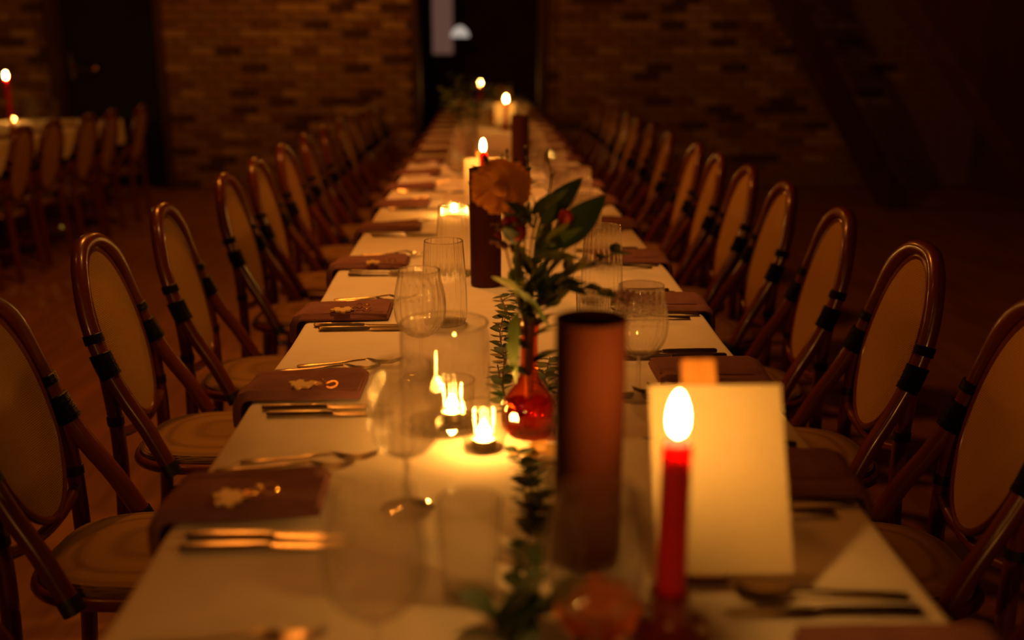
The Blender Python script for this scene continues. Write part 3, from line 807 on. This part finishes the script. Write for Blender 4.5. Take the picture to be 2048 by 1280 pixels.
# amber bud vase
pb = pt(1058, 868, TOP); VY = pb.y
V0 = Vector((pb.x, pb.y, TOP + .0008))
t = thing('bud_vase', 'small amber red cut-glass bud vase holding the yellow flower', 'vase', V0)
prof = smoothpath([(.030, 0, 0), (.041, 0, .012), (.044, 0, .035), (.040, 0, .058), (.026, 0, .080), (.0155, 0, .10), (.0135, 0, .13), (.0135, 0, .165), (.0165, 0, .188)], 3)
MB().lathe([(0, .0005)] + [(q.x, q.z) for q in prof], 60, 10, .045, ribmask=lambda u: max(0, 1 - u * 1.6)).build('body', 'amber_glass', t)
MB().lathe([(0, .004), (.026, .004), (.034, .014), (.036, .035), (.032, .055), (.0, .056)], 40, 8, .06).build('cut_base', 'amber_glass', t)
MB().tube([(.0165 * math.cos(2 * PI * k / 32), .0165 * math.sin(2 * PI * k / 32), .188) for k in range(32)], .0013, 6, True).build('rim', 'amber_glass', t)
def VP(px, py, dy=0.0): return pv(px, py, VY + dy) - V0
# yellow flower in the vase
fc = VP(1003, 376, .015)
ft = thing('yellow_flower', 'large orange yellow daisy-like flower leaning out of the bud vase', 'flower', V0)
MB().tube(smoothpath([(0, 0, .06), (.0, 0, .16), VP(1045, 560), VP(1028, 470, .03), fc + Vector((.006, .02, -.006))], 6), .0032, 8).build('stem', 'stem_green', ft)
fd = Vector((-.06, -1, -.28)).normalized()
FR = Matrix((Vector((1, 0, 0)).cross(fd).cross(fd) * -1, Vector((0, 0, 0)), fd)).transposed()
fx = (Vector((1, 0, 0)) - fd * fd.x).normalized(); fy = fd.cross(fx)
def petal_mesh(name, mat, wid, cup):
    vs = []; fs = []; n = 6
    for i in range(n + 1):
        u = i / n; hw_ = wid / 2 * (.45 + .55 * math.sin(PI * (.12 + .75 * u)) ** .8) * (1 if i < n else .45)
        for v in (-1, -.33, .33, 1): vs.append((u, v * hw_, cup * u * u + .06 * (v * v)))
    for i in range(n):
        for j in range(3): a = i * 4 + j; fs.append((a, a + 4, a + 5, a + 1))
    return MB().add(vs, fs).mesh(name, mat)
PY = petal_mesh('petal', 'petal_yellow', .42, -.10); PO = petal_mesh('petal', 'petal_orange', .95, .35)
def face_matrix(c, f_dir, ang, tilt, off, scale):
    d = Vector(f_dir).normalized(); x0 = (Vector((1, 0, 0)) - d * d.x).normalized(); y0 = d.cross(x0)
    r_ = x0 * math.cos(ang) + y0 * math.sin(ang)
    x = (r_ * math.cos(tilt) + d * math.sin(tilt)).normalized(); y = d.cross(r_).normalized(); z = x.cross(y)
    return Matrix.Translation(Vector(c) + r_ * off) @ Matrix((x, y, z)).transposed().to_4x4() @ Matrix.Scale(scale, 4)
rr = random.Random(9)
for layer, (n, tilt, ln) in enumerate(((26, .00, .037), (24, .08, .033), (22, .15, .027))):
    for k in range(n):
        o = place('petal', PY, ft); o.matrix_local = face_matrix(fc, fd, 2 * PI * (k + .5 * layer) / n + rr.uniform(-.05, .05), tilt + rr.uniform(-.06, .06), .011, ln * rr.uniform(.92, 1.08))
ds = MB().lathe([(0, .006), (.006, .0056), (.011, .004), (.0145, .000), (.013, -.006), (0, -.008)], 28); o = ds.build('flower_disc', 'flower_disc', ft)
o.matrix_local = Matrix.Translation(fc) @ Matrix((fx, fy, fd)).transposed().to_4x4()
for k in range(12):
    o = place('sepal', LF[('leaf_dark', .3)], ft); o.matrix_local = face_matrix(fc - fd * .006, fd, 2 * PI * k / 12, -.15 + rr.uniform(-.2, .2), .012, .042 * rr.uniform(.9, 1.15))
# big leaf stem, with red buds
lt = thing('leafy_stem', 'dark green broad-leaved stem with red buds in the bud vase', 'stem', V0)
MB().tube(smoothpath([(.003, 0, .06), (.004, 0, .17), VP(1066, 560, .01), VP(1075, 470, .01), VP(1100, 395, .02)], 6), .0030, 8).build('stem', 'stem_green', lt)
MB().tube(smoothpath([VP(1070, 520, .01), VP(1100, 470, .0), VP(1128, 440, 0)], 5), .0016, 6).build('twig', 'stem_green', lt)
MB().tube(smoothpath([(-.003, 0, .06), (-.004, 0, .17), VP(1036, 590), VP(1033, 520), VP(1037, 470)], 5), .0044, 8).build('stem', 'stem_green', lt)
for a, b_, mt, w_, ro in ((VP(1105, 500, -.01), VP(1212, 383, .01), 'leaf_dark', .42, 1.0), (VP(1080, 450, .02), VP(1160, 348, .03), 'leaf_dark', .42, .8),
                          (VP(1062, 440, -.01), VP(1015, 398, -.03), 'leaf_mid', .42, -.9), (VP(1060, 430, 0), VP(1120, 380, -.02), 'leaf_mid', .42, .9),
                          (VP(1068, 512, -.02), VP(1162, 508, -.04), 'leaf_light', .3, .6), (VP(1035, 490, -.02), VP(1075, 540, -.03), 'leaf_light', .3, -.8),
                          (VP(1045, 585, -.02), VP(984, 543, -.04), 'leaf_light', .3, .7), (VP(1030, 578, -.03), VP(1112, 648, -.05), 'leaf_mid', .42, -.7),
                          (VP(1038, 620, -.02), VP(1012, 768, -.03), 'leaf_mid', .42, 1.2), (VP(1066, 455, .0), VP(1075, 385, .01), 'leaf_mid', .42, 1.3),
                          (VP(1095, 430, .02), VP(1150, 440, .03), 'leaf_dark', .42, .5), (VP(1050, 600, .01), VP(1092, 520, .03), 'leaf_mid', .3, .4)):
    leaf(lt, a, b_, mt, w_, ro)
rl_ = random.Random(77)
for k in range(48):
    bx_, by_ = rl_.uniform(1005, 1150), rl_.uniform(395, 590)
    a = VP(bx_ * .55 + 1056 * .45, by_ + 28, rl_.uniform(-.03, .04)); b_ = VP(bx_ + rl_.uniform(-22, 28), by_ - 22, rl_.uniform(-.05, .06))
    leaf(lt, a, b_, rl_.choice(('leaf_mid', 'leaf_dark', 'leaf_mid', 'leaf_light')), rl_.choice((.3, .42)), rl_.uniform(-1, 1))
def blob(c, r_, mat, name, parent, sq=1.25):
    mb = MB().lathe([(r_ * math.sin(PI * k / 8), -r_ * sq * math.cos(PI * k / 8)) for k in range(9)], 12, 5, .10); o = mb.build(name, mat, parent); o.location = c; return o
blob(VP(1038, 466, -.01), .0105, 'bud_red', 'bud', lt); blob(VP(1130, 436, 0), .011, 'bud_red', 'bud', lt)
# fine-leaved branch
def sprig(name, label, base, path, nl, ll, mat, w_=.42, group=None, cat='sprig', stem='stem_brown', rad=.0014, spread=.9, seed=0):
    base = Vector(base); rr_ = random.Random(seed)
    t = thing(name, label, cat, base, 0, group)
    pp = smoothpath([Vector(q) - base for q in path], 6)
    MB().tube(pp, rad, 6).build('stem', stem, t)
    for k in range(nl):
        u = .12 + .88 * k / max(1, nl - 1); i = min(int(u * (len(pp) - 1)), len(pp) - 2)
        p0 = pp[i]; d = (pp[i + 1] - pp[i]).normalized()
        sd = d.cross(Vector((0, 0, 1))); sd = sd.normalized() if sd.length > .1 else Vector((1, 0, 0))
        up_ = sd.cross(d)
        s_ = 1 if k % 2 else -1
        v = (d * .55 + sd * s_ * spread + up_ * rr_.uniform(-.1, .55)).normalized() * ll * rr_.uniform(.75, 1.15)
        q = p0 + v
        if base.z + q.z < TOP + .004: q.z = TOP + .004 - base.z + rr_.uniform(0, .006)
        leaf(t, p0, q, mat, w_, rr_.uniform(-.6, .6))
    return t
sprig('olive_sprig', 'dark fine-leaved branch spreading sideways from the bud vase', V0, [V0 + Vector((.004, .002, .07)), V0 + Vector((.006, .003, .18)), V0 + VP(1090, 585, .0), V0 + VP(1150, 540, .02), V0 + VP(1238, 505, .04)], 24, .044, 'leaf_dark', .42, seed=1)
sprig('olive_sprig', 'dark fine-leaved branch drooping low from the bud vase', V0, [V0 + Vector((.003, -.003, .07)), V0 + Vector((.007, -.002, .18)), V0 + VP(1085, 605, -.02), V0 + VP(1150, 575, -.02), V0 + VP(1232, 592, -.02)], 22, .042, 'leaf_dark', .42, seed=2)
sprig('olive_sprig', 'short dark leafy branch among stems of the bud vase', V0, [V0 + Vector((.001, .004, .07)), V0 + Vector((.001, .006, .18)), V0 + VP(1062, 560, .03), V0 + VP(1100, 490, .05), V0 + VP(1150, 470, .07)], 20, .042, 'leaf_dark', .42, seed=3)
for k, (a, b_, dy) in enumerate(((1012, 300, .06), (1046, 292, .05), (1090, 305, .05))):
    sprig('rosemary_sprig', 'dark needle-leaved sprig rising behind the yellow flower', V0, [V0 + Vector((-.002 + k * .002, .006, .07)), V0 + Vector((-.003 + k * .003, .008, .18)), V0 + VP(1035 + k * 14, 480, .04), V0 + VP(a + 12, 370, dy), V0 + VP(a, b_, dy)], 30, .018, 'leaf_dark', .3, 'needle sprigs in the bud vase', seed=5 + k)
dt = thing('dried_flower', 'brown dried flower head beneath the yellow flower', 'flower', V0)
MB().tube(smoothpath([(-.002, -.003, .07), (-.005, -.004, .18), VP(1022, 540, -.01), VP(1008, 480, -.01)], 5), .0016, 6).build('stem', 'stem_brown', dt)
for k in range(26):
    blob(VP(1010 + rr.uniform(-26, 26), 468 + rr.uniform(-32, 32), rr.uniform(-.02, .02)), rr.uniform(.004, .007), 'dried_flower' if k % 5 else 'bud_red', 'floret', dt, 1.0)

# leafy vine lying down the middle of the table
def G(px, py, dz=.006): q = pt(px, py, TOP + dz); return q
VL = 'small-leaved dark vine trailing along the middle of the table '
VWHERE = ['beside the drooping leaf of the bud vase', 'at the neighbouring-table side of the amber bud vase', 'at the slanting-timber side of the amber bud vase', 'at the pale dry leaf', 'beside the foot of the tall brown vase', 'between tumbler and brown vase', 'beside the orange blossom', 'by the far brown vase', 'between bud vase and brown vase', 'behind the bud vase', 'just behind the neck of the bud vase', 'between tealight and bud vase', 'between bud vase and tall brown vase', 'below the pale dry leaf']
VGp = 'vines along the middle of the table'
runs = [[(1010, 720), (1000, 665), (1012, 615)], [(1045, 850), (1010, 790), (995, 730)], [(1085, 800), (1090, 760), (1100, 715)], [(1066, 985), (1046, 940), (1034, 900)],
        [(1075, 1080), (1085, 1010), (1070, 950)], [(1040, 1130), (1060, 1060), (1055, 985)], [(1052, 1260), (1046, 1180), (1058, 1110)], [(1040, 612), (1034, 575), (1030, 545)],
        [(1105, 860), (1110, 810), (1118, 770)], [(1090, 600), (1080, 560), (1082, 520)],
        [(1030, 690), (1020, 640), (1000, 590)], [(1020, 830), (1005, 770), (1012, 700)], [(1108, 870), (1100, 800), (1085, 740)], [(1062, 1040), (1048, 985), (1066, 925)]]
for k, rn in enumerate(runs):
    P_ = [G(x, y, .008 + .012 * (i == 1)) for i, (x, y) in enumerate(rn)]
    sprig('vine_sprig', 'small-leaved dark vine sprig lying ' + VWHERE[k], Vector((P_[0].x, P_[0].y, TOP + .001)), P_, 14, .031, 'leaf_dark', .6, VGp, seed=20 + k)
# pale dry leaf by the vase
q = G(1066, 905, .004)
t = thing('dry_leaf', 'pale yellow dried leaf lying at the foot of the amber vase', 'leaf', Vector((q.x, q.y, TOP + .001)))
for a in (-2.6, -1.7, -.6, .3, 1.1):
    leaf(t, (0, 0, .004), (.045 * math.cos(a), .045 * math.sin(a), .014), 'leaf_dry', .6, 0, 'lobe')
MB().tube([(0, 0, .004), (-.01, -.03, .006), (-.012, -.045, .008)], .0012, 6).build('stalk', 'stem_brown', t)
# orange blossom and big leaves in the foreground
q = pt(1197, 1205, TOP + .055)
t = thing('orange_blossom', 'full orange blossom lying beside the foot of the thick red candle', 'flower', Vector((q.x, q.y, TOP + .001)))
oc = Vector((0, 0, .040)); od = Vector((-.05, -.35, 1)).normalized()
for layer, (n, tilt, ln, off) in enumerate(((8, .12, .036, .010), (8, .48, .034, .009), (7, .85, .031, .007), (6, 1.15, .027, .005), (4, 1.4, .022, .002))):
    for k in range(n):
        o = place('petal', PO, t); o.matrix_local = face_matrix(oc - od * .006, od, 2 * PI * (k + .37 * layer) / n, tilt, off, ln)
MB().tube([(0, 0, .035), (.006, .012, .015), (.01, .04, .005)], .003, 8).build('stem', 'stem_green', t)
for a in range(5): leaf(t, (0, 0, .032), (.04 * math.cos(a * 1.26), .04 * math.sin(a * 1.26), .018), 'leaf_dark', .42, 0, 'sepal')
sprig('broad_leaf_sprig', 'dark broad-leaved sprig lying in front of the brown vase', G(1085, 1235, .002), [G(1080, 1235), G(1092, 1215, .03), G(1105, 1200, .055)], 10, .058, 'leaf_dark', .6, seed=41, spread=.7)
sprig('broad_leaf_sprig', 'dark green broad-leaved sprig lying against the orange blossom', G(1040, 1300, .002), [G(1060, 1330), G(1020, 1280, .03), G(1000, 1230, .05)], 9, .075, 'leaf_dark', .6, seed=42, spread=.7)

# distant bouquets
def bouquet(px, pyb, label, seed, n=8, sz=.30, mats=('leaf_dark', 'leaf_mid')):
    q = pt(px, pyb, TOP); rr_ = random.Random(seed)
    t = thing('foliage_bouquet', label, 'bouquet', (q.x, q.y, TOP + .001))
    MB().lathe([(0, 0), (.035, 0), (.042, .02), (.04, .06), (.022, .10), (.016, .13), (.019, .15)], 32).build('vase', 'amber_glass', t)
    for k in range(n):
        a = 2 * PI * k / n + rr_.uniform(-.3, .3); r_ = rr_.uniform(.05, .15); h = rr_.uniform(.22, .22 + sz * .6)
        pp = smoothpath([(0, 0, .05), (.004 * math.cos(a), .004 * math.sin(a), .15), (r_ * .5 * math.cos(a), r_ * .5 * math.sin(a), .15 + (h - .15) * .6), (r_ * math.cos(a), r_ * math.sin(a), h)], 5)
        MB().tube(pp, .002, 6).build('stem', 'stem_green', t)
        for i in range(8, len(pp)):
            d = Vector((rr_.uniform(-1, 1), rr_.uniform(-1, 1), rr_.uniform(-.3, .8))).normalized() * rr_.uniform(.04, .075)
            leaf(t, pp[i], pp[i] + d, rr_.choice(mats), .42, rr_.uniform(-1, 1))
    return t
bouquet(925, 316, 'dark leafy bouquet standing beyond the white card', 3, 9, .36)
bouquet(990, 246, 'small dark leafy bouquet by the distant white card', 4, 7, .2)
bouquet(925, 228, 'dark leafy bouquet standing nearest the doorway', 6, 8, .25)
